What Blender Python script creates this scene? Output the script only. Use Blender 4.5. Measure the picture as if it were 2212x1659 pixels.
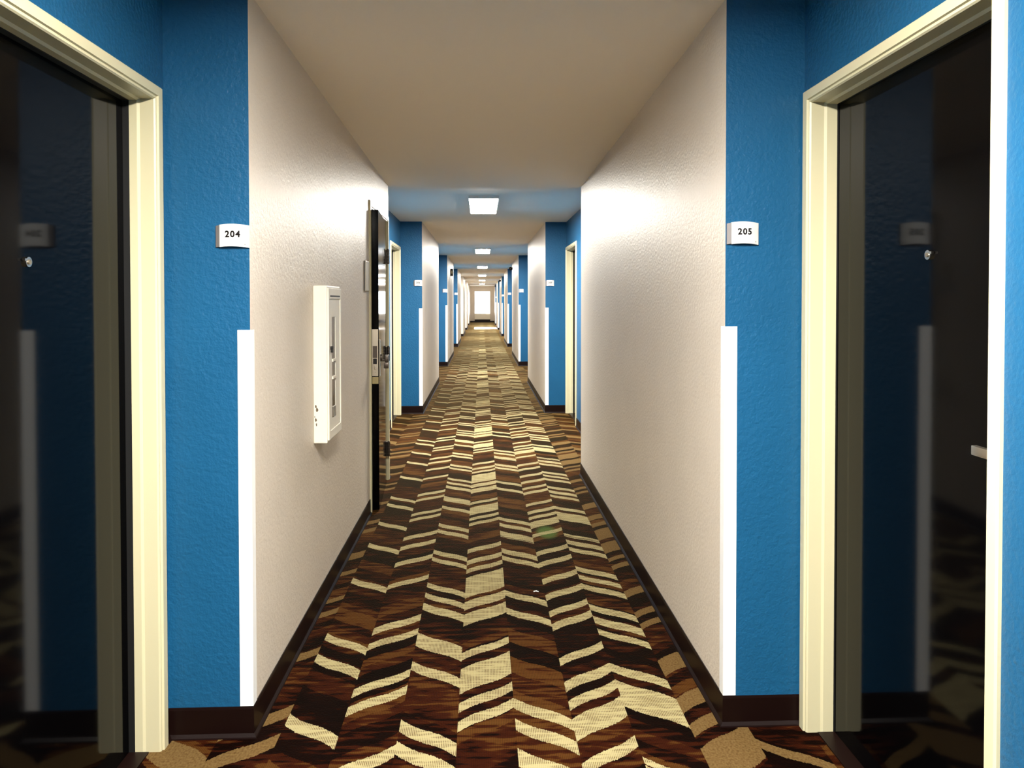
import bpy, bmesh, math, random
from mathutils import Vector, Matrix

scene = bpy.context.scene
for o in list(bpy.data.objects):
    bpy.data.objects.remove(o, do_unlink=True)
COL = scene.collection

# ------------------------------------------------------------------ camera
EYE = 1.4292
cam_data = bpy.data.cameras.new('camera')
cam_data.sensor_fit = 'HORIZONTAL'
cam_data.sensor_width = 36.0
cam_data.lens = 1630.0 / 2212.0 * 36.0
cam_data.shift_y = -149.48 / 2212.0
cam_data.clip_start = 0.02
cam_data.clip_end = 200.0
cam = bpy.data.objects.new('camera', cam_data)
COL.objects.link(cam)
cam.matrix_world = (Matrix.Translation((0, 0, EYE)) @ Matrix.Rotation(-0.0401, 4, 'Z')
                    @ Matrix.Rotation(math.pi / 2 - 0.0182, 4, 'X') @ Matrix.Rotation(-0.0009, 4, 'Z'))
scene.camera = cam

# ------------------------------------------------------------------ world, exposure
world = bpy.data.worlds.new('world')
scene.world = world
world.use_nodes = True
world.node_tree.nodes['Background'].inputs[0].default_value = (0.02, 0.022, 0.025, 1)
world.node_tree.nodes['Background'].inputs[1].default_value = 1.0
vs = scene.view_settings
scene.display_settings.display_device = 'sRGB'
vs.view_transform = 'Standard'
vs.look = 'None'
vs.gamma = 1.0
vs.exposure = 0.0
vs.use_curve_mapping = False
scene.cycles.max_bounces = 10
scene.cycles.diffuse_bounces = 6
scene.cycles.glossy_bounces = 5
scene.cycles.sample_clamp_indirect = 6.0
LAMP = 275.0        # emission of the lamp diffusers
WINDOW = 9.0      # daylight in the far window pane

# ------------------------------------------------------------------ corridor dimensions
XL, XR = -0.7533, 0.8116          # faces of the projecting wall blocks
AL, AR = -1.0244, 1.0766          # walls of the door recesses
OUT = 1.75
CEIL = 2.434
P = 7.045
FRONT = [2.4864, 9.591, 16.577] + [16.577 + P * i for i in range(1, 5)]
BACK = [6.143, 13.267, 20.25] + [20.25 + P * i for i in range(1, 5)]
END = 50.7
CARPET = 0.42
START = -4.56


# ------------------------------------------------------------------ helpers
def lin(r, g, b):
    f = lambda c: (c / 255 / 12.92) if c / 255 <= 0.04045 else ((c / 255 + 0.055) / 1.055) ** 2.4
    return (f(r), f(g), f(b), 1)


def new_mat(name):
    m = bpy.data.materials.new(name)
    m.use_nodes = True
    nt = m.node_tree
    return m, nt, nt.nodes['Principled BSDF']


def simple(name, col, rough=0.5, metal=0.0, spec=0.5, bump=None, coat=0.0, var=0.0, vscale=8.0):
    m, nt, b = new_mat(name)
    b.inputs['Base Color'].default_value = col
    b.inputs['Roughness'].default_value = rough
    b.inputs['Metallic'].default_value = metal
    b.inputs['Specular IOR Level'].default_value = spec
    b.inputs['Coat Weight'].default_value = coat
    tc = nt.nodes.new('ShaderNodeTexCoord')
    if var:
        n = nt.nodes.new('ShaderNodeTexNoise')
        n.inputs['Scale'].default_value = vscale
        n.inputs['Detail'].default_value = 5
        nt.links.new(tc.outputs['Object'], n.inputs['Vector'])
        mx = nt.nodes.new('ShaderNodeMix')
        mx.data_type = 'RGBA'
        mx.inputs[6].default_value = tuple(c * (1 - var) for c in col[:3]) + (1,)
        mx.inputs[7].default_value = tuple(min(1, c * (1 + var)) for c in col[:3]) + (1,)
        nt.links.new(n.outputs['Fac'], mx.inputs[0])
        nt.links.new(mx.outputs[2], b.inputs['Base Color'])
    if bump:
        n2 = nt.nodes.new('ShaderNodeTexNoise')
        n2.inputs['Scale'].default_value = bump[0]
        n2.inputs['Detail'].default_value = 3
        nt.links.new(tc.outputs['Object'], n2.inputs['Vector'])
        bp = nt.nodes.new('ShaderNodeBump')
        bp.inputs['Strength'].default_value = bump[1]
        bp.inputs['Distance'].default_value = bump[2]
        nt.links.new(n2.outputs['Fac'], bp.inputs['Height'])
        nt.links.new(bp.outputs[0], b.inputs['Normal'])
    return m


def emit(name, col, strength):
    m, nt, b = new_mat(name)
    b.inputs['Base Color'].default_value = (0.8, 0.8, 0.8, 1)
    b.inputs['Emission Color'].default_value = col
    b.inputs['Emission Strength'].default_value = strength
    return m


M = {}
M['tan'] = simple('tan orange-peel paint', (0.66, 0.585, 0.49, 1), 0.44, spec=0.30, bump=(75, 0.55, 0.004), var=0.05, vscale=5)
M['blue'] = simple('blue orange-peel paint', (0.008, 0.080, 0.180, 1), 0.40, spec=0.30, bump=(75, 0.7, 0.004), var=0.12, vscale=4)
M['ceiling'] = simple('ceiling paint', (0.92, 0.83, 0.70, 1), 0.8, spec=0.2, bump=(120, 0.25, 0.002))
M['cream'] = simple('cream gloss paint', (0.58, 0.535, 0.345, 1), 0.35, bump=(25, 0.05, 0.002))
M['white'] = simple('white plastic', (0.93, 0.93, 0.92, 1), 0.4)
M['signwhite'] = simple('sign white', (0.62, 0.62, 0.60, 1), 0.45)
M['offwhite'] = simple('off-white enamel', (0.83, 0.79, 0.68, 1), 0.4, bump=(20, 0.05, 0.002), var=0.05, vscale=20)
M['grey'] = simple('grey plastic', (0.15, 0.135, 0.13, 1), 0.5)
M['ink'] = simple('dark ink', (0.006, 0.004, 0.004, 1), 0.7, spec=0.1)
M['paleink'] = simple('pale grey ink', (0.3, 0.3, 0.27, 1), 0.6)
M['base'] = simple('dark rubber base', (0.007, 0.0025, 0.002, 1), 0.38, spec=0.15, bump=(40, 0.1, 0.002))
M['black'] = simple('black rubber', (0.004, 0.004, 0.004, 1), 0.6)
M['door'] = simple('black gloss door', (0.0008, 0.0008, 0.001, 1), 0.075, spec=0.11)
M['steel'] = simple('brushed steel', (0.62, 0.56, 0.46, 1), 0.32, metal=1.0, bump=(90, 0.1, 0.001))
M['darksteel'] = simple('dark steel', (0.11, 0.09, 0.075, 1), 0.35, metal=0.8)
M['chrome'] = simple('chrome', (0.85, 0.82, 0.75, 1), 0.18, metal=1.0)
M['glass_dark'] = simple('smoked window', (0.10, 0.085, 0.06, 1), 0.12, spec=0.6, var=0.5, vscale=30)
M['heater'] = simple('beige heater enamel', (0.86, 0.80, 0.64, 1), 0.5, var=0.04)
M['strip'] = simple('painted light patch', (0.93, 0.92, 0.88, 1), 0.25)  # pale colour standing in for light falling on the far carpet
M['lamp'] = emit('lamp diffuser', (1.0, 0.945, 0.86, 1), LAMP)
M['pane'] = emit('daylit frosted pane', (0.97, 0.98, 1.0, 1), WINDOW)


# ---- carpet -------------------------------------------------------
def carpet_material():
    m, nt, b = new_mat('chevron carpet')
    N, L = nt.nodes, nt.links

    def math_(op, a, c=None, d=None):
        n = N.new('ShaderNodeMath')
        n.operation = op
        for i, v in enumerate((a, c, d)):
            if v is None:
                continue
            if isinstance(v, (int, float)):
                n.inputs[i].default_value = v
            else:
                L.new(v, n.inputs[i])
        return n.outputs[0]

    def comb(x, y, z=0.0):
        n = N.new('ShaderNodeCombineXYZ')
        for i, v in enumerate((x, y, z)):
            if isinstance(v, (int, float)):
                n.inputs[i].default_value = v
            else:
                L.new(v, n.inputs[i])
        return n.outputs[0]

    def noise(vec, scale=1.0, detail=2.0):
        n = N.new('ShaderNodeTexNoise')
        n.inputs['Scale'].default_value = scale
        n.inputs['Detail'].default_value = detail
        L.new(vec, n.inputs['Vector'])
        return n.outputs['Fac']

    def ramp(fac, stops, interp='LINEAR'):
        n = N.new('ShaderNodeValToRGB')
        n.color_ramp.interpolation = interp
        e = n.color_ramp.elements
        while len(e) > 1:
            e.remove(e[-1])
        e[0].position = stops[0][0]
        e[0].color = stops[0][1]
        for p_, c_ in stops[1:]:
            k = e.new(p_)
            k.color = c_
        L.new(fac, n.inputs[0])
        return n.outputs[0]

    def mix(f, a, c, mode='MIX'):
        n = N.new('ShaderNodeMix')
        n.data_type = 'RGBA'
        n.blend_type = mode
        for i, v in ((0, f), (6, a), (7, c)):
            if isinstance(v, (int, float)):
                n.inputs[i].default_value = v
            elif isinstance(v, tuple):
                n.inputs[i].default_value = v
            else:
                L.new(v, n.inputs[i])
        return n.outputs[2]

    tc = N.new('ShaderNodeTexCoord')
    sp = N.new('ShaderNodeSeparateXYZ')
    L.new(tc.outputs['Object'], sp.inputs[0])
    X, Y = sp.outputs[0], sp.outputs[1]
    W, PER, SH = 0.1945, 2.286, 0.148
    q = math_('DIVIDE', math_('ADD', X, 0.083), W)
    n_ = math_('FLOOR', q)
    fx = math_('SUBTRACT', q, n_)
    par = math_('ABSOLUTE', math_('SUBTRACT', n_, math_('MULTIPLY', math_('FLOOR', math_('DIVIDE', n_, 2.0)), 2.0)))
    # even columns rise to the right, odd columns fall
    g = math_('ADD', math_('MULTIPLY', par, fx),
              math_('MULTIPLY', math_('SUBTRACT', 1.0, par), math_('SUBTRACT', 1.0, fx)))
    rag = math_('MULTIPLY', math_('SUBTRACT', noise(comb(math_('MULTIPLY', X, 170.0), math_('MULTIPLY', Y, 25.0)), 1.0, 1.0), 0.5), 0.016)
    wav = math_('MULTIPLY', math_('SINE', math_('MULTIPLY', g, 6.283)), 0.008)
    v = math_('ADD', math_('ADD', Y, math_('MULTIPLY', g, SH)), math_('ADD', rag, wav))
    t = math_('FRACT', math_('DIVIDE', math_('SUBTRACT', v, 2.28 - 2 * PER), PER))
    cols = {
        0: [(2.62, 2.682), (2.736, 2.800), (2.861, 3.055), (3.121, 3.19), (3.439, 3.559), (3.61, 3.702), (3.75, 4.017), (4.075, 4.14), (4.20, 4.275), (4.39, 4.465)],
        1: [(2.285, 2.386), (2.481, 2.55), (2.619, 2.69), (3.416, 3.486), (3.63, 3.70), (4.140, 4.210), (4.261, 4.334), (4.55, 4.566)],
        2: [(2.375, 2.44), (2.554, 2.687), (2.743, 2.805), (2.869, 2.932), (3.058, 3.124), (3.37, 3.445), (3.513, 3.581), (3.70, 3.776), (3.908, 3.977), (4.149, 4.222), (4.328, 4.403)],
        3: [(2.285, 2.317), (2.615, 2.805), (2.869, 2.932), (3.184, 3.251), (3.305, 3.380), (3.447, 3.519), (3.705, 3.780), (3.834, 3.9), (3.954, 4.022), (4.273, 4.346), (4.405, 4.478), (4.541, 4.566)],
        -1: [(2.365, 2.435), (2.487, 2.56), (2.913, 2.980), (3.112, 3.236), (3.48, 3.557), (3.62, 3.69), (3.759, 3.822), (4.139, 4.207), (4.259, 4.332)],
        -2: [(2.350, 2.42), (2.73, 2.797), (2.856, 2.92), (3.220, 3.285), (3.364, 3.432), (3.873, 3.94), (4.19, 4.262), (4.450, 4.525)],
        -3: [(2.54, 2.614), (2.988, 3.059), (3.186, 3.250), (3.825, 3.897), (4.394, 4.461)],
    }
    gold = {
        4: [(2.30, 2.50), (2.56, 2.63), (2.70, 2.80), (2.96, 3.09), (3.37, 3.43), (3.49, 3.55), (3.72, 3.80), (4.10, 4.16), (4.22, 4.28), (4.36, 4.53)],
        5: [(2.35, 2.40), (2.62, 2.75), (3.0, 3.06), (3.3, 3.42), (3.75, 3.81), (4.0, 4.12), (4.35, 4.41)],
        -4: [(2.42, 2.50), (2.60, 2.68), (3.05, 3.12), (3.46, 3.53), (3.62, 3.68), (3.98, 4.04), (4.22, 4.34)],
        -5: [(2.38, 2.52), (2.8, 2.86), (3.1, 3.25), (3.6, 3.66), (3.9, 4.02), (4.3, 4.36)],
    }

    def column_sum(d, mode):
        tot = None
        for k, iv in d.items():
            st = [(0.0, (0, 0, 0, 1))]
            for a, c in iv:
                st.append(((a - 2.28) / PER, (1, 1, 1, 1)))
                st.append((min(0.9999, (c - 2.28) / PER), (0, 0, 0, 1)))
            r = ramp(t, st, 'CONSTANT')
            s = math_('MULTIPLY', r, math_('COMPARE', n_, float(k), 0.4))
            tot = s if tot is None else math_('ADD', tot, s)
        return tot

    f_cream = column_sum(cols, 0)
    f_gold = column_sum(gold, 0)
    # dark ground: cells of maroon, brown and near black with horizontal streaks
    cell = math_('FLOOR', math_('DIVIDE', v, 0.0655))
    wn = N.new('ShaderNodeTexWhiteNoise')
    wn.noise_dimensions = '2D'
    L.new(comb(n_, math_('FLOOR', math_('DIVIDE', v, 0.131))), wn.inputs['Vector'])
    wn2 = N.new('ShaderNodeTexWhiteNoise')
    wn2.noise_dimensions = '2D'
    L.new(comb(math_('ADD', n_, 31.0), cell), wn2.inputs['Vector'])
    streak = noise(comb(math_('MULTIPLY', X, 7.0), math_('MULTIPLY', Y, 40.0)), 1.0, 3.0)
    d1 = math_('ADD', math_('MULTIPLY', wn.outputs['Value'], 0.38), math_('MULTIPLY', wn2.outputs['Value'], 0.34))
    d2 = math_('ADD', d1, math_('MULTIPLY', math_('SUBTRACT', streak, 0.5), 1.2))
    ground = ramp(d2, [(0.0, (0.004, 0.001, 0.0005, 1)), (0.30, (0.010, 0.002, 0.001, 1)), (0.36, (0.050, 0.009, 0.003, 1)),
                       (0.50, (0.072, 0.014, 0.004, 1)), (0.57, (0.155, 0.057, 0.012, 1)), (1.0, (0.21, 0.092, 0.022, 1))])
    # yarn ribs
    rib = math_('SINE', math_('MULTIPLY', X, 6.283 / 0.0058))
    ribf = math_('ADD', 0.5, math_('MULTIPLY', rib, 0.5))
    smooth = ramp(noise(comb(math_('MULTIPLY', X, 9.0), math_('MULTIPLY', Y, 60.0)), 1.0, 2.0),
                  [(0.47, (0, 0, 0, 1)), (0.56, (1, 1, 1, 1))])
    fleck = noise(comb(math_('MULTIPLY', X, 150.0), math_('MULTIPLY', Y, 110.0)), 1.0, 1.0)
    ribamt = math_('MULTIPLY', ribf, math_('SUBTRACT', 1.0, math_('MULTIPLY', smooth, 0.8)))
    crm = mix(ribamt, (0.86, 0.74, 0.36, 1), (0.20, 0.11, 0.035, 1))
    crm = mix(math_('MULTIPLY', math_('SUBTRACT', fleck, 0.3), 0.6), crm, (0.80, 0.72, 0.48, 1))
    gld = mix(fleck, (0.13, 0.060, 0.016, 1), (0.42, 0.27, 0.10, 1))
    grd = mix(math_('MULTIPLY', ribf, 0.35), ground, (0.008, 0.003, 0.002, 1))
    c = mix(f_gold, grd, gld)
    c = mix(f_cream, c, crm)
    # green stain
    st = math_('SQRT', math_('ADD', math_('POWER', math_('DIVIDE', math_('SUBTRACT', X, 0.40), 0.075), 2.0),
                             math_('POWER', math_('DIVIDE', math_('SUBTRACT', Y, 4.63), 0.15), 2.0)))
    stf = ramp(st, [(0.55, (0.75, 0.75, 0.75, 1)), (1.0, (0, 0, 0, 1))])
    c = mix(math_('MULTIPLY', stf, math_('SUBTRACT', 1.0, math_('MULTIPLY', f_cream, 0.7))), c, (0.12, 0.26, 0.06, 1))
    c = mix(1.0, c, (CARPET, CARPET, CARPET, 1), 'MULTIPLY')
    L.new(c, b.inputs['Base Color'])
    b.inputs['Roughness'].default_value = 0.9
    b.inputs['Specular IOR Level'].default_value = 0.02
    b.inputs['Sheen Weight'].default_value = 0.5
    b.inputs['Sheen Roughness'].default_value = 0.22
    b.inputs['Sheen Tint'].default_value = (1.0, 0.70, 0.22, 1)
    bp = N.new('ShaderNodeBump')
    bp.inputs['Strength'].default_value = 0.5
    bp.inputs['Distance'].default_value = 0.003
    L.new(fleck, bp.inputs['Height'])
    L.new(bp.outputs[0], b.inputs['Normal'])
    return m


M['carpet'] = carpet_material()


# ---- mesh helpers -------------------------------------------------
def box(bm, x0, x1, y0, y1, z0, z1, mi=0, bevel=0.0, faces=None):
    """Axis-aligned box; faces = optional {'-y': material index, ...}."""
    if x0 > x1: x0, x1 = x1, x0
    if y0 > y1: y0, y1 = y1, y0
    if z0 > z1: z0, z1 = z1, z0
    v = [bm.verts.new(p) for p in ((x0, y0, z0), (x1, y0, z0), (x1, y1, z0), (x0, y1, z0),
                                   (x0, y0, z1), (x1, y0, z1), (x1, y1, z1), (x0, y1, z1))]
    idx = {'-z': (0, 3, 2, 1), '+z': (4, 5, 6, 7), '-y': (0, 1, 5, 4), '+x': (1, 2, 6, 5), '+y': (2, 3, 7, 6), '-x': (3, 0, 4, 7)}
    fs = []
    for k, ii in idx.items():
        f = bm.faces.new([v[i] for i in ii])
        f.material_index = (faces or {}).get(k, mi)
        fs.append(f)
    if bevel:
        es = list({e for f in fs for e in f.edges})
        bmesh.ops.bevel(bm, geom=es, offset=bevel, segments=2, profile=0.6, affect='EDGES')
    return fs


def cyl(bm, c, axis, r, h, seg=24, r2=None, mi=0, bevel=0.0):
    """Cylinder centred at c along axis ('x','y','z')."""
    mat = Matrix.Translation(c)
    if axis == 'x': mat = mat @ Matrix.Rotation(math.pi / 2, 4, 'Y')
    if axis == 'y': mat = mat @ Matrix.Rotation(-math.pi / 2, 4, 'X')
    r_ = bmesh.ops.create_cone(bm, cap_ends=True, segments=seg, radius1=r, radius2=r if r2 is None else r2, depth=h, matrix=mat)
    return r_


def sphere(bm, c, r, sc=(1, 1, 1), seg=20):
    bmesh.ops.create_uvsphere(bm, u_segments=seg, v_segments=seg // 2, radius=r,
                              matrix=Matrix.Translation(c) @ Matrix.Diagonal((*sc, 1)))


def sweep(bm, path, prof, side=1, closed=False, mi=0):
    """Sweep profile [(offset, z)] along an XY polyline with mitred corners; side=+1 offsets to the left of travel."""
    n = len(path)
    rings = []
    for i, p in enumerate(path):
        p = Vector(p)
        d0 = (p - Vector(path[i - 1])).normalized() if i > 0 else None
        d1 = (Vector(path[i + 1]) - p).normalized() if i < n - 1 else None
        if d0 is None: d0 = d1
        if d1 is None: d1 = d0
        n0 = Vector((-d0.y, d0.x)) * side
        n1 = Vector((-d1.y, d1.x)) * side
        b_ = (n0 + n1)
        b_ = b_ / max(1e-6, b_.dot(n0))
        rings.append([bm.verts.new((p.x + b_.x * o, p.y + b_.y * o, z)) for o, z in prof])
    k = len(prof)
    for a, c in zip(rings, rings[1:]):
        for j in range(k):
            jj = (j + 1) % k
            f = bm.faces.new((a[j], a[jj], c[jj], c[j]))
            f.material_index = mi
    bm.faces.new(rings[0])
    bm.faces.new(list(reversed(rings[-1])))


def build(name, bm, mats, parent=None, smooth=False, loc=None):
    bmesh.ops.recalc_face_normals(bm, faces=bm.faces)
    me = bpy.data.meshes.new(name)
    bm.to_mesh(me)
    bm.free()
    for m in (mats if isinstance(mats, (list, tuple)) else [mats]):
        me.materials.append(m)
    if smooth:
        for p in me.polygons:
            p.use_smooth = True
        try:
            me.set_sharp_from_angle(angle=math.radians(35))
        except Exception:
            pass
    o = bpy.data.objects.new(name, me)
    COL.objects.link(o)
    if parent is not None:
        o.parent = parent
    if loc is not None:
        o.location = loc
    return o


def tag(o, label=None, cat=None, group=None, kind=None):
    if label: o['label'] = label
    if cat: o['category'] = cat
    if group: o['group'] = group
    if kind: o['kind'] = kind
    return o


def empty(name, loc, label, cat, group=None, kind=None):
    o = bpy.data.objects.new(name, None)
    o.empty_display_size = 0.1
    COL.objects.link(o)
    o.location = loc
    return tag(o, label, cat, group, kind)


def copy_tree(src, loc=None, parent=None):
    c = src.copy()
    COL.objects.link(c)
    if parent is not None:
        c.parent = parent
    if loc is not None:
        c.location = loc
    for ch in list(src.children):
        copy_tree(ch, None, c)
    return c


# ------------------------------------------------------------------ floor
bm = bmesh.new()
box(bm, -OUT, OUT, START - 0.1, END + 0.1, -0.12, 0.0)
tag(build('floor', bm, M['carpet']), 'brown and cream chevron carpet running the length of the corridor', 'floor', kind='structure')

# ------------------------------------------------------------------ ceiling: sags a little over the far end of the first block
prof = [(START - 0.1, CEIL), (2.0, CEIL), (2.4864, CEIL - 0.002), (3.4, CEIL - 0.020), (4.4, CEIL - 0.042), (5.4, CEIL - 0.062),
        (5.9, CEIL - 0.072), (6.143, CEIL - 0.074), (6.35, CEIL - 0.068), (6.6, CEIL - 0.04), (6.85, CEIL - 0.015), (7.1, CEIL), (END + 0.1, CEIL)]
bm = bmesh.new()
lo = [(bm.verts.new((-OUT, y, z)), bm.verts.new((OUT, y, z))) for y, z in prof]
hi = [(bm.verts.new((-OUT, y, CEIL + 0.15)), bm.verts.new((OUT, y, CEIL + 0.15))) for y in (prof[0][0], prof[-1][0])]
for a, c in zip(lo, lo[1:]):
    bm.faces.new((a[0], c[0], c[1], a[1]))
bm.faces.new((hi[0][0], hi[0][1], hi[1][1], hi[1][0]))
bm.faces.new((lo[0][0], lo[0][1], hi[0][1], hi[0][0]))
bm.faces.new((lo[-1][0], lo[-1][1], hi[1][1], hi[1][0]))
tag(build('ceiling', bm, M['ceiling'], smooth=True), 'smooth painted beige ceiling over the corridor', 'ceiling', kind='structure')


# ------------------------------------------------------------------ door geometry data
class D:  # one door opening: side, outer frame near/far in y, frame head height, leaf depth, dark gap depth
    def __init__(s, side, near, far, head, ret, gap, fw=0.05):
        s.side, s.near, s.far, s.head, s.ret, s.gap, s.fw = side, near, far, head, ret, gap, fw
        s.plane = AL if side < 0 else AR


doors = [D(-1, 1.49, 2.455, 2.106, 0.072, 0.019), D(1, 1.512, 2.475, 2.120, 0.082, 0.004),
         D(-1, 8.50, 9.52, 2.110, 0.080, 0.010), D(1, 8.528, 9.578, 2.112, 0.080, 0.010)]
ST_NEAR, ST_FAR, ST_HEAD = 5.085, 6.085, 2.103          # storage door frame on the left block


# ------------------------------------------------------------------ walls
def make_wall(side):
    bm = bmesh.new()
    xb = XL if side < 0 else XR
    xa = AL if side < 0 else AR
    xo = OUT * side
    inner = '+x' if side < 0 else '-x'
    segs = [(START, -0.90)] + list(zip(FRONT, BACK))
    for k, (y0, y1) in enumerate(segs):
        blue = 0 if (side < 0 and k >= 5) else 1
        fm = {'-y': blue, '+y': blue}
        if side < 0 and k == 1:
            d = 0.14
            box(bm, xb, xo, y0, ST_NEAR + 0.03, 0, 2.6, 0, faces=fm)
            box(bm, xb - d, xo, ST_NEAR + 0.03, ST_FAR - 0.03, 0, 2.6, 0, faces=fm)
            box(bm, xb, xb - d, ST_NEAR + 0.03, ST_FAR - 0.03, ST_HEAD - 0.03, 2.6, 0)
            box(bm, xb, xo, ST_FAR - 0.03, y1, 0, 2.6, 0, faces=fm)
        else:
            box(bm, xb, xo, y0, y1, 0, 2.6, 0, faces=fm)
    starts = [s[1] for s in segs]
    ends = [s[0] for s in segs[1:]] + [END]
    for k, (y0, y1) in enumerate(zip(starts, ends)):
        blue = 0 if (side < 0 and k >= 4) or k >= 7 else 1
        ds = [d for d in doors if d.side == side and y0 < d.near < y1]
        if ds:
            d = ds[0]
            cut0, cut1, top = d.near + 0.03, d.far - 0.03, d.head - 0.03
            dep = (d.ret + d.gap + 0.06) * side
            box(bm, xa, xo, y0, cut0, 0, 2.6, blue)
            box(bm, xa, xo, cut1, y1, 0, 2.6, blue)
            box(bm, xa + dep, xo, cut0, cut1, 0, 2.6, blue)
            box(bm, xa, xa + dep, cut0, cut1, top, 2.6, blue)
        else:
            box(bm, xa, xo, y0, y1, 0, 2.6, blue)
    nm = 'wall_left' if side < 0 else 'wall_right'
    w = build(nm, bm, [M['tan'], M['blue']])
    s = 'left' if side < 0 else 'right'
    return tag(w, 'tan and blue stepped wall along the %s side of the corridor' % s, 'wall', kind='structure')


make_wall(-1)
make_wall(1)
# near cap wall behind the camera
bm = bmesh.new()
box(bm, -OUT, OUT, START - 0.15, START, 0, 2.6)
tag(build('wall_near', bm, M['tan']), 'tan wall closing the corridor behind the viewer', 'wall', kind='structure')
# end wall with the window opening
WX0, WX1, WZ0, WZ1 = -0.483, 0.573, 0.572, 2.094
bm = bmesh.new()
box(bm, -OUT, WX0, END, END + 0.25, 0, 2.6)
box(bm, WX1, OUT, END, END + 0.25, 0, 2.6)
box(bm, WX0, WX1, END, END + 0.25, 0, WZ0)
box(bm, WX0, WX1, END, END + 0.25, WZ1, 2.6)
tag(build('wall_end', bm, M['tan']), 'tan end wall around the bright window', 'wall', kind='structure')
w1 = empty('window_1', (0.045, END + 0.10, WZ0), 'blazing white window at the far end of the corridor', 'window', kind='structure')
bm = bmesh.new()
box(bm, WX0 - 0.045, WX1 - 0.045, 0.0, 0.012, 0.0, WZ1 - WZ0)
build('pane', bm, M['pane'], w1)
bm = bmesh.new()
hw = (WX1 - WX0) / 2
for a in ((-hw, -hw + .03, 0, WZ1 - WZ0), (hw - .03, hw, 0, WZ1 - WZ0), (-hw + .03, hw - .03, 0, .03), (-hw + .03, hw - .03, WZ1 - WZ0 - .03, WZ1 - WZ0)):
    box(bm, a[0], a[1], -0.03, 0.0, a[2], a[3])
build('window_frame', bm, M['white'], w1)

# patch of light on the far carpet, built as a thin pale slab
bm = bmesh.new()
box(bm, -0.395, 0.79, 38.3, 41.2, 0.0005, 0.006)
tag(build('light_patch_1', bm, M['strip']), 'pale slab painted as a patch of light on the carpet near the far window', 'carpet light patch', kind='structure')


# ------------------------------------------------------------------ baseboards (black rubber cove base)
def make_base(side):
    bm = bmesh.new()
    xb = XL if side < 0 else XR
    xa = AL if side < 0 else AR
    pr = [(-0.002, 0.0), (0.015, 0.0), (0.0135, 0.004), (0.006, 0.014), (0.005, 0.092), (0.003, 0.1), (-0.002, 0.1)]
    paths = []
    cur = [(xb, START), (xb, -0.90), (xa, -0.90)]
    for k in range(7):
        d = [q for q in doors if q.side == side and (BACK[k - 1] if k else -0.9) < q.near < FRONT[k]]
        if d:
            cur.append((xa, d[0].near))
            paths.append(cur)
            cur = [(xa, d[0].far)]
        cur += [(xa, FRONT[k]), (xb, FRONT[k])]
        if side < 0 and k == 0:
            cur.append((xb, ST_NEAR))
            paths.append(cur)
            cur = [(xb, ST_FAR)]
        cur += [(xb, BACK[k]), (xa, BACK[k])]
    cur.append((xa, END))
    paths.append(cur)
    for p_ in paths:
        p_ = [q for i, q in enumerate(p_) if i == 0 or (Vector(q) - Vector(p_[i - 1])).length > 1e-4]
        sweep(bm, p_, pr, side=-1 if side < 0 else 1)
    s = 'left' if side < 0 else 'right'
    tag(build('baseboard_' + s, bm, M['base']), 'glossy dark brown rubber baseboard along the %s wall' % s, 'baseboard', kind='structure')


make_base(-1)
make_base(1)
bm = bmesh.new()
box(bm, AL, AR, END - 0.006, END, 0, 0.1)
tag(build('baseboard_end', bm, M['base']), 'dark baseboard under the far window wall', 'baseboard', kind='structure')


# ------------------------------------------------------------------ door frame sweep (U-shape in the y-z plane)
def frame_mesh(x_plane, side, near, far, head, ret, fw=0.05):
    """side: -1 frame on a left-hand wall (faces +x), +1 on a right-hand wall (faces -x)."""
    into = -side
    pr = [(0.0, -ret), (0.0, -0.048), (0.006, -0.041), (0.006, 0.001), (0.0095, 0.006), (0.016, 0.006), (0.018, 0.0125),
          (fw - 0.004, 0.0125), (fw, 0.008), (fw, -0.004), (0.03, -0.004), (0.03, -ret)]
    bm = bmesh.new()
    yi0, yi1, zi = near + fw, far - fw, head - fw
    rings = []
    for (y, z, dy, dz) in ((yi0, 0.0, -1, 0), (yi0, zi, -1, 1), (yi1, zi, 1, 1), (yi1, 0.0, 1, 0)):
        rings.append([bm.verts.new((x_plane + into * w, y + dy * u, z + dz * u)) for u, w in pr])
    k = len(pr)
    for a, c in zip(rings, rings[1:]):
        for j in range(k):
            jj = (j + 1) % k
            bm.faces.new((a[j], a[jj], c[jj], c[j]))
    bm.faces.new(rings[0])
    bm.faces.new(list(reversed(rings[-1])))
    return bm, yi0, yi1, zi


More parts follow.
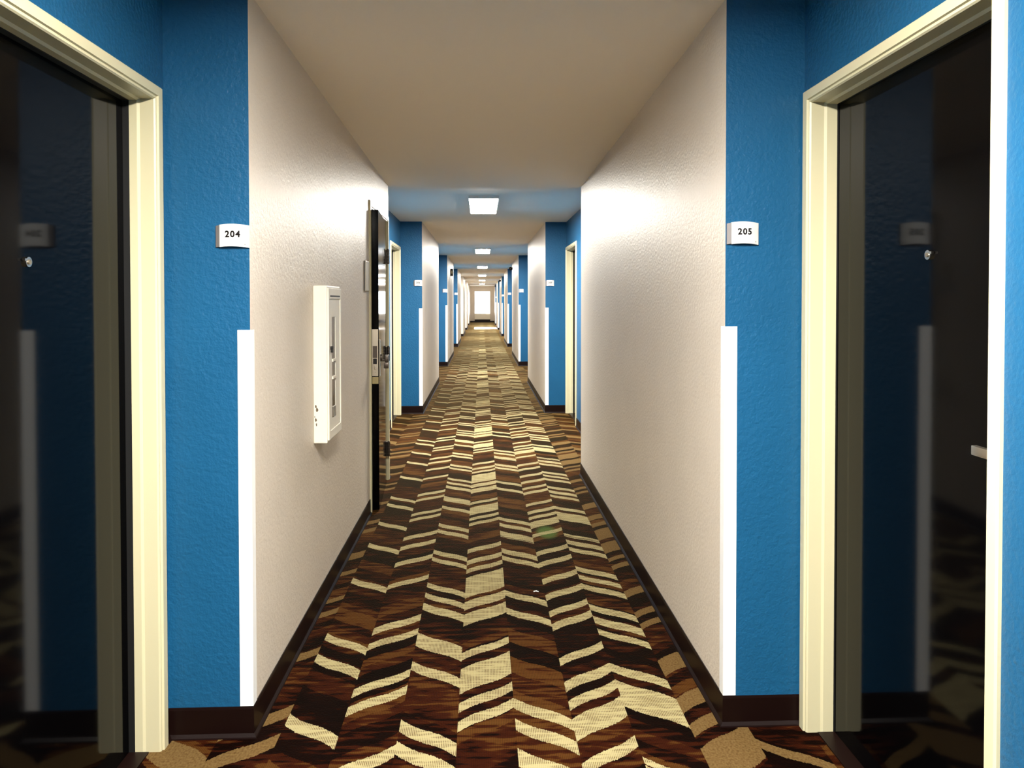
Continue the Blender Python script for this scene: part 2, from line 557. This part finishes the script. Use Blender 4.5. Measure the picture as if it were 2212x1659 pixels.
def hotel_door(idx, d, peep, lever, label):
    into = -d.side
    root = empty('door_%d' % idx, (d.plane, (d.near + d.far) / 2, 0), label, 'door', kind='structure')
    off = Vector((-d.plane, -(d.near + d.far) / 2, 0))

    def add(name, bm, mat, par=root, smooth=False):
        bm.transform(Matrix.Translation(off))
        return build(name, bm, mat, par, smooth)
    bm, y0, y1, zt = frame_mesh(d.plane, d.side, d.near, d.far, d.head, d.ret, d.fw)
    add('door_frame', bm, M['cream'])
    xs = d.plane + d.side * (d.ret + d.gap)          # corridor face of the leaf
    bm = bmesh.new()
    box(bm, xs, xs + d.side * 0.045, y0 + 0.002, y1 - 0.002, 0.006, zt - 0.003)
    leaf = add('door_leaf', bm, M['door'])
    leaf['label'] = 'glossy black door leaf'
    # dark seal between frame and leaf
    bm = bmesh.new()
    a, c = d.plane + d.side * d.ret, xs + d.side * 0.0445
    box(bm, a, c, y0 - 0.018, y0 + 0.001, 0, zt + 0.018)
    box(bm, a, c, y1 - 0.001, y1 + 0.018, 0, zt + 0.018)
    box(bm, a, c, y0, y1, zt - 0.002, zt + 0.018)
    add('door_seal', bm, M['black'])
    bm = bmesh.new()
    box(bm, d.plane + d.side * 0.03, xs + d.side * 0.05, y0, y1, 0.0, 0.005)
    add('threshold', bm, M['base'])
    # peephole
    py, pz = peep
    bm = bmesh.new()
    cyl(bm, (xs + into * 0.003, py, pz), 'x', 0.0125, 0.007, 24)
    pp = add('peephole', bm, M['chrome'], smooth=True)
    bm = bmesh.new()
    cyl(bm, (xs + into * 0.0075, py, pz), 'x', 0.006, 0.004, 16)
    add('lens', bm, M['glass_dark'], pp)
    bm = bmesh.new()
    box(bm, xs + into * 0.002, xs + into * 0.009, py - 0.021, py - 0.011, pz + 0.002, pz + 0.008)
    add('cover_tab', bm, M['chrome'], pp)
    # lever handle
    ly, lz = lever
    bm = bmesh.new()
    cyl(bm, (xs + into * 0.006, ly, lz), 'x', 0.022, 0.012, 28)
    cyl(bm, (xs + into * 0.034, ly, lz), 'x', 0.008, 0.056, 16)
    x0 = xs + into * 0.058
    box(bm, x0, x0 + into * 0.014, ly - 0.004, ly + 0.062, lz - 0.011, lz + 0.011, bevel=0.003)
    h = add('door_handle', bm, M['steel'], smooth=True)
    h['label'] = 'brushed metal lever'
    return root


hotel_door(1, doors[0], (1.899, 1.526), (1.575, 1.09), 'glossy black door in cream frame beside room sign 204')
hotel_door(2, doors[1], (1.917, 1.548), (1.575, 1.096), 'glossy black door in cream frame beside room sign 205')
hotel_door(3, doors[2], (9.0, 1.53), (8.6, 1.09), 'cream door frame seen edge-on in the left recess past the storage door')
hotel_door(4, doors[3], (9.05, 1.53), (8.62, 1.09), 'cream door frame seen edge-on in the second recess on the right')

# ------------------------------------------------------------------ storage door on the left block, standing slightly ajar
root = empty('door_5', (XL, (ST_NEAR + ST_FAR) / 2, 0), 'shiny dark door standing slightly ajar in the left tan wall', 'door', kind='structure')
inv = Matrix.Translation((-XL, -(ST_NEAR + ST_FAR) / 2, 0))
bm, y0, y1, zt = frame_mesh(XL, -1, ST_NEAR, ST_FAR, ST_HEAD, 0.10)
bm.transform(inv)
build('door_frame', bm, M['cream'], root)
ang = math.atan2(0.049, 0.79)
HX, HY = XL + 0.004, 5.965
leafM = Matrix.Translation((HX, HY, 0)) @ Matrix.Rotation(ang, 4, 'Z')   # leaf runs along local -y from the hinge
LW, LT, LH = 0.815, 0.050, 2.048


def leafpart(name, bm, mat, par=root, smooth=False):
    bm.transform(inv @ leafM)
    return build(name, bm, mat, par, smooth)


bm = bmesh.new()
box(bm, -LT, 0.0, -LW, -0.022, 0.008, LH)
leaf = leafpart('door_leaf', bm, M['door'])
bm = bmesh.new()   # mortise lock face on the leaf's edge
box(bm, -LT + 0.005, -0.004, -LW - 0.003, -LW, 0.92, 1.238)
lk = leafpart('lock_face', bm, M['steel'])
bm = bmesh.new()
box(bm, -LT + 0.010, -0.011, -LW - 0.0045, -LW - 0.003, 1.045, 1.125)
leafpart('deadbolt_slot', bm, M['darksteel'], lk)
bm = bmesh.new()
box(bm, -LT + 0.012, -0.013, -LW - 0.010, -LW - 0.003, 1.003, 1.040, bevel=0.003)
leafpart('latch_bolt', bm, M['black'], lk)
bm = bmesh.new()
box(bm, -LT + 0.018, -0.018, -LW - 0.008, -LW - 0.003, 0.965, 0.998, bevel=0.003)
cyl(bm, (-LT / 2, -LW - 0.004, 0.945), 'y', 0.003, 0.003, 12)
leafpart('guard_bolt', bm, M['chrome'], lk)
bm = bmesh.new()
box(bm, -LT + 0.006, -0.003, -LW - 0.002, -LW, 0.868, 0.915)
leafpart('filler_plate', bm, simple('tan filler', (0.42, 0.34, 0.15, 1), 0.5), lk)
bm = bmesh.new()   # plate on the corridor face
box(bm, 0.0, 0.007, -LW + 0.02, -LW + 0.085, 0.915, 1.165, bevel=0.002)
pl = leafpart('lock_plate', bm, M['steel'])
bm = bmesh.new()
cyl(bm, (0.010, -LW + 0.055, 1.045), 'x', 0.022, 0.016, 24)
cyl(bm, (0.032, -LW + 0.055, 1.025), 'x', 0.009, 0.05, 16)
box(bm, 0.036, 0.062, -LW + 0.04, -LW + 0.135, 1.010, 1.058, bevel=0.006)
box(bm, 0.030, 0.064, -LW + 0.038, -LW + 0.06, 0.968, 1.008, bevel=0.006)
h = leafpart('door_handle', bm, M['darksteel'], smooth=True)
h['label'] = 'dark metal lever'
for z in (1.775, 1.015, 0.265):
    bm = bmesh.new()
    for j in range(5):
        cyl(bm, (XL + 0.020, 5.955, z - 0.044 + j * 0.022), 'z', 0.011 if j % 2 else 0.0115, 0.0208, 18)
    box(bm, XL + 0.001, XL + 0.014, 5.957, 5.995, z - 0.055, z + 0.055)
    sphere(bm, (XL + 0.020, 5.955, z + 0.057), 0.009, seg=12)
    bm.transform(inv)
    build('hinge', bm, M['darksteel'], root, smooth=True)
# small dark latch pin above the frame's near corner
bm = bmesh.new()
box(bm, XL, XL + 0.010, ST_NEAR + 0.005, ST_NEAR + 0.022, ST_HEAD, ST_HEAD + 0.005)
bm.transform(inv)
build('frame_cap', bm, M['grey'], root)


# ------------------------------------------------------------------ corner guards
def guard(side, k, z1, label):
    xb = XL if side < 0 else XR
    y = FRONT[k]
    bm = bmesh.new()
    s = side
    # L profile in plan, legs on the blue face and on the tan face
    pts = [(0, 0), (0.040 * s, 0), (0.040 * s, -0.0025), (-0.003 * s, -0.0025), (-0.003 * s, 0.036), (0, 0.036)]
    ring0 = [bm.verts.new((px, py, 0.102)) for px, py in pts]
    ring1 = [bm.verts.new((px, py, z1)) for px, py in pts]
    n = len(pts)
    for i in range(n):
        bm.faces.new((ring0[i], ring0[(i + 1) % n], ring1[(i + 1) % n], ring1[i]))
    bm.faces.new(ring0)
    bm.faces.new(list(reversed(ring1)))
    o = build('corner_guard', bm, M['white'], loc=(xb, y, 0))
    return tag(o, label, 'corner guard', 'white corner guards along the corridor')


GL = ['white corner guard on the left wall edge, below room sign 204',
      'white corner guard on the left blue recess just past the storage door',
      'white corner guard on the third blue edge along the left wall',
      'small white corner guard on the farthest blue edge of the left wall']
GR = ['white corner guard on the right wall edge, below room sign 205',
      'white corner guard on the second blue edge along the right wall',
      'white corner guard on the third blue edge along the right wall',
      'small white corner guard on the fourth blue edge along the right wall',
      'tiny white corner guard on the fifth blue edge along the right wall',
      'tiny white corner guard on the sixth blue edge along the right wall',
      'tiny white corner guard on the right wall edge nearest the far window']
for k, l in enumerate(GL):
    guard(-1, k, 1.336, l)
for k, l in enumerate(GR):
    guard(1, k, 1.344, l)


# ------------------------------------------------------------------ room number signs
def text_mesh(s, size):
    cu = bpy.data.curves.new('txt', 'FONT')
    cu.body = s
    cu.size = size
    cu.align_x = 'CENTER'
    cu.align_y = 'CENTER'
    cu.extrude = 0.0
    cu.offset = size * 0.034
    cu.resolution_u = 3
    cu.space_character = 1.18
    o = bpy.data.objects.new('txt', cu)
    COL.objects.link(o)
    bpy.context.view_layer.update()
    me = bpy.data.meshes.new_from_object(o.evaluated_get(bpy.context.evaluated_depsgraph_get()))
    bpy.data.objects.remove(o, do_unlink=True)
    return me


def room_sign(side, k, number, label, zc):
    w, h = 0.106, 0.072
    xb = XL if side < 0 else XR
    x0 = xb - w if side < 0 else xb + 0.003
    xc = x0 + w / 2
    root = empty('room_sign', (xc, FRONT[k], zc), label, 'sign', 'room number signs on the blue walls')
    bul = lambda t: 0.006 + 0.011 * (1 - t * t)
    arch = lambda t: 0.0045 * (1 - t * t)

    def curved(xa, xe, hh, dd=0.0):
        bm = bmesh.new()
        n = 16
        rows = []
        for i in range(n + 1):
            x = xa + (xe - xa) * i / n
            t = x / (w / 2)
            y = -bul(t) - dd
            rows.append([bm.verts.new((x, y, -hh / 2 + arch(t))), bm.verts.new((x, y, hh / 2 + arch(t))),
                         bm.verts.new((x, -0.0, hh / 2 + arch(t))), bm.verts.new((x, -0.0, -hh / 2 + arch(t)))])
        for a, c in zip(rows, rows[1:]):
            for j in range(4):
                bm.faces.new((a[j], a[(j + 1) % 4], c[(j + 1) % 4], c[j]))
        bm.faces.new(rows[0])
        bm.faces.new(list(reversed(rows[-1])))
        return bm
    build('face_plate', curved(-w / 2 + 0.014, w / 2, h), M['signwhite'], root)
    st = build('side_strip', curved(-w / 2, -w / 2 + 0.0135, h - 0.003, -0.001), M['grey'], root)
    st['label'] = 'grey end strip'
    if number:
        me = text_mesh(number, 0.0285)
        for v in me.vertices:
            x, z = v.co.x + 0.004, v.co.y + 0.0035
            t = x / (w / 2)
            v.co = (x, -bul(t) - 0.0006, z + 0.003)
        me.materials.append(M['ink'])
        o = bpy.data.objects.new('room_number', me)
        COL.objects.link(o)
        o.parent = root
    bm = bmesh.new()
    r = 0.0028
    t = 0.042 / (w / 2)
    vs_ = []
    for i in range(8):
        a = i * math.pi / 4
        rr = r if i % 2 else r * 0.72
        vs_.append(bm.verts.new((0.042 + rr * math.cos(a), -bul(t) - 0.0008, -0.026 + rr * math.sin(a))))
    bm.faces.new(vs_)
    build('small_mark', bm, M['paleink'], root)
    return root


room_sign(-1, 0, '204', 'curved white room sign reading 204 on the blue wall', 1.6385)
room_sign(1, 0, '205', 'curved white room sign reading 205 on the blue wall', 1.6515)
room_sign(-1, 1, '206', 'small white room sign on the blue wall past the storage door', 1.655)
room_sign(1, 1, '207', 'small white room sign on the second blue edge of the right wall', 1.655)
for side, k, lab in ((-1, 2, 'tiny white room sign on the third blue edge of the left wall'),
                     (-1, 3, 'tiny white room sign on the farthest blue edge of the left wall'),
                     (1, 2, 'tiny white room sign on the third blue edge of the right wall'),
                     (1, 3, 'tiny white room sign on the fourth blue edge of the right wall'),
                     (1, 4, 'tiny white room sign on the fifth blue edge of the right wall'),
                     (1, 6, 'tiny white room sign on the right wall nearest the far window')):
    room_sign(side, k, None, lab, 1.655)


# ------------------------------------------------------------------ ceiling lights
def ceiling_light():
    root = empty('ceiling_light', (0.02, 7.67, CEIL), '', 'ceiling light', 'ceiling lights down the corridor')
    bm = bmesh.new()
    box(bm, -0.146, 0.146, -0.621, 0.621, -0.030, 0.0, bevel=0.002)
    build('housing', bm, M['white'], root)
    bm = bmesh.new()
    box(bm, -0.136, 0.136, -0.611, 0.611, -0.0318, -0.029)
    build('diffuser', bm, M['lamp'], root)
    return root


LL = ['bright ceiling light over the doors of rooms 204 and 205, above the viewer',
      'largest bright ceiling light, over the recess past the storage door',
      'second largest lit ceiling light in view, further down the corridor',
      'third lit ceiling light in view along the corridor ceiling',
      'fourth lit ceiling light in view along the corridor ceiling',
      'fifth lit ceiling light in view along the corridor ceiling',
      'sixth and farthest small ceiling light, nearest the far window']
lamp0 = ceiling_light()
ys = [0.72, 7.82] + [7.82 + P * i for i in range(1, 6)]
for i, (y, lab) in enumerate(zip(ys, LL)):
    o = lamp0 if i == 1 else copy_tree(lamp0)
    o.location = (0.02, y, CEIL)
    o['label'] = lab

# ------------------------------------------------------------------ fire extinguisher cabinet on the left wall
CY0, CY1, CZ0, CZ1, CD = 3.40, 3.71, 0.792, 1.500, 0.070
root = empty('fire_extinguisher_cabinet', (XL, (CY0 + CY1) / 2, CZ0), 'off-white fire extinguisher cabinet mounted on the left tan wall', 'cabinet')
cw, ch = (CY1 - CY0) / 2, CZ1 - CZ0
bm = bmesh.new()
box(bm, 0.0, CD - 0.008, -cw, cw, 0, ch, bevel=0.006)
body = build('body', bm, M['offwhite'], root)
bm = bmesh.new()   # door: frame around an inset panel
fx_ = CD - 0.008
dw = cw - 0.006
for a in ((-dw, -dw + 0.028, 0.012, ch - 0.012), (dw - 0.022, dw, 0.012, ch - 0.012), (-dw + 0.028, dw - 0.022, 0.012, 0.05), (-dw + 0.028, dw - 0.022, ch - 0.06, ch - 0.012)):
    box(bm, fx_, CD, a[0], a[1], a[2], a[3], bevel=0.0015)
door_ = build('cabinet_door', bm, M['offwhite'], root)
bm = bmesh.new()
wy0, wy1, wz0, wz1 = -0.062, 0.022, 0.10, 0.565
P0, P1, Q0, Q1 = -dw + 0.0285, dw - 0.0225, 0.0505, ch - 0.0605
for a in ((P0, wy0, Q0, Q1), (wy1, P1, Q0, Q1), (wy0, wy1, Q0, wz0), (wy0, wy1, wz1, Q1)):
    box(bm, fx_, CD - 0.004, a[0], a[1], a[2], a[3])
build('door_panel', bm, M['offwhite'], door_)
bm = bmesh.new()
box(bm, fx_ + 0.0005, fx_ + 0.002, wy0, wy1, wz0, wz1)
build('window', bm, M['glass_dark'], door_)
for z in (0.365, 0.285):
    bm = bmesh.new()
    box(bm, fx_ + 0.002, CD + 0.001, wy0, wy1, z - 0.006, z + 0.006, bevel=0.001)
    build('glazing_bar', bm, M['offwhite'], door_)
bm = bmesh.new()
box(bm, CD - 0.003, CD + 0.0005, -dw + 0.030, dw - 0.035, ch - 0.052, ch - 0.044)
build('top_slot', bm, M['black'], door_)
bm = bmesh.new()
cyl(bm, (CD + 0.004, -dw + 0.040, 0.425), 'x', 0.008, 0.012, 16)
box(bm, CD, CD + 0.010, -dw + 0.034, -dw + 0.046, 0.405, 0.425, bevel=0.002)
build('latch', bm, M['black'], door_)
bm = bmesh.new()
box(bm, fx_ + 0.002, CD - 0.001, wy0 + 0.02, wy1 - 0.01, wz0 + 0.005, wz0 + 0.05, bevel=0.001)
build('pull_tab', bm, M['steel'], door_)
rnd = random.Random(4)
bm = bmesh.new()   # chipped paint on the side facing the viewer
for (cx, cz, r) in ((0.012, 0.165, 0.006), (0.017, 0.150, 0.007), (0.011, 0.105, 0.006), (0.014, 0.085, 0.005), (0.006, 0.12, 0.003)):
    v = [bm.verts.new((cx + r * rnd.uniform(.35, .9) * math.cos(a), -cw - 0.0006, cz + 1.9 * r * rnd.uniform(.5, 1) * math.sin(a)))
         for a in [i * math.pi / 4 for i in range(8)]]
    v2 = [bm.verts.new((q.co.x, -cw + 0.001, q.co.z)) for q in v]
    bm.faces.new(v)
    for i in range(8):
        bm.faces.new((v[i], v[(i + 1) % 8], v2[(i + 1) % 8], v2[i]))
ck = build('chipped_paint', bm, simple('bare chipped metal', (0.12, 0.09, 0.05, 1), 0.6), body)
ck['label'] = 'dark chips in the paint'

# ------------------------------------------------------------------ plaque beside the storage door
root = empty('wall_plaque', (XL, 4.945, 1.5925), 'thin grey plaque on the left wall, beside the ajar dark door', 'plaque')
bm = bmesh.new()
box(bm, 0.002, 0.012, -0.075, 0.085, -0.097, 0.097, bevel=0.003)
build('plate', bm, simple('pewter plaque', (0.55, 0.50, 0.40, 1), 0.4), root)
bm = bmesh.new()
box(bm, 0.0, 0.005, -0.080, -0.0755, -0.097, 0.097)
build('edge_strip', bm, M['black'], root)


# ------------------------------------------------------------------ small fixtures far down the corridor
root = empty('alarm_strobe', (XL, 18.5, 2.13), 'small dark alarm box high on the left wall', 'alarm')
bm = bmesh.new()
box(bm, 0.0, 0.055, -0.14, 0.14, -0.085, 0.085, bevel=0.008)
build('body', bm, M['black'], root)
bm = bmesh.new()
box(bm, 0.014, 0.041, -0.143, -0.139, -0.035, 0.035)
build('lens', bm, simple('amber lens', (0.25, 0.2, 0.07, 1), 0.3), root)


def dome_camera(y, label):
    root = empty('security_camera', (XR, y, 2.285), label, 'camera', 'black cameras high on the right wall')
    bm = bmesh.new()
    box(bm, -0.012, 0.004, -0.03, 0.03, -0.03, 0.03)
    cyl(bm, (-0.03, 0, 0.0), 'x', 0.012, 0.04, 12)
    build('bracket', bm, M['black'], root)
    bm = bmesh.new()
    sphere(bm, (-0.05, 0, 0.0), 0.045)
    cyl(bm, (-0.05, -0.04, 0), 'y', 0.022, 0.04, 16)
    build('body', bm, M['black'], root, smooth=True)
    bm = bmesh.new()
    cyl(bm, (-0.05, -0.062, 0), 'y', 0.014, 0.008, 16)
    build('lens', bm, M['grey'], root)


dome_camera(19.9, 'nearest small round black camera high on the right wall')
dome_camera(31.9, 'middle tiny black camera high on the right wall')
dome_camera(42.7, 'farthest tiny black camera high on the right wall')

# ------------------------------------------------------------------ heater under the far window
root = empty('wall_heater', (0.048, END, 0), 'beige wall heater unit under the far bright window', 'heater')
bm = bmesh.new()
box(bm, -0.525, 0.525, -0.20, 0.0, 0.20, 0.555, bevel=0.012)
build('cabinet', bm, M['heater'], root)
bm = bmesh.new()
for i in range(10):
    box(bm, -0.49, 0.22, -0.185 + i * 0.014, -0.178 + i * 0.014, 0.555, 0.562)
build('grille', bm, M['grey'], root)
bm = bmesh.new()
box(bm, -0.52, 0.52, -0.19, 0.0, 0.0, 0.20)
build('sub_base', bm, M['base'], root)
bm = bmesh.new()
box(bm, 0.27, 0.49, -0.17, -0.05, 0.555, 0.563, bevel=0.003)
build('control_lid', bm, M['heater'], root)

# ------------------------------------------------------------------ lint on the carpet
bm = bmesh.new()
for a, b_ in (((-0.012, 0, 0.002), (0.004, 0.003, 0.005)), ((0.0, 0.002, 0.004), (0.013, -0.002, 0.002))):
    a, b_ = Vector(a), Vector(b_)
    d = (b_ - a)
    bmesh.ops.create_cone(bm, cap_ends=True, segments=8, radius1=0.0025, radius2=0.0018, depth=d.length,
                          matrix=Matrix.Translation((a + b_) / 2) @ d.to_track_quat('Z', 'Y').to_matrix().to_4x4())
tag(build('lint_scrap', bm, M['white'], loc=(0.264, 3.673, 0.001)), 'tiny white scrap of lint lying on the carpet', 'lint')
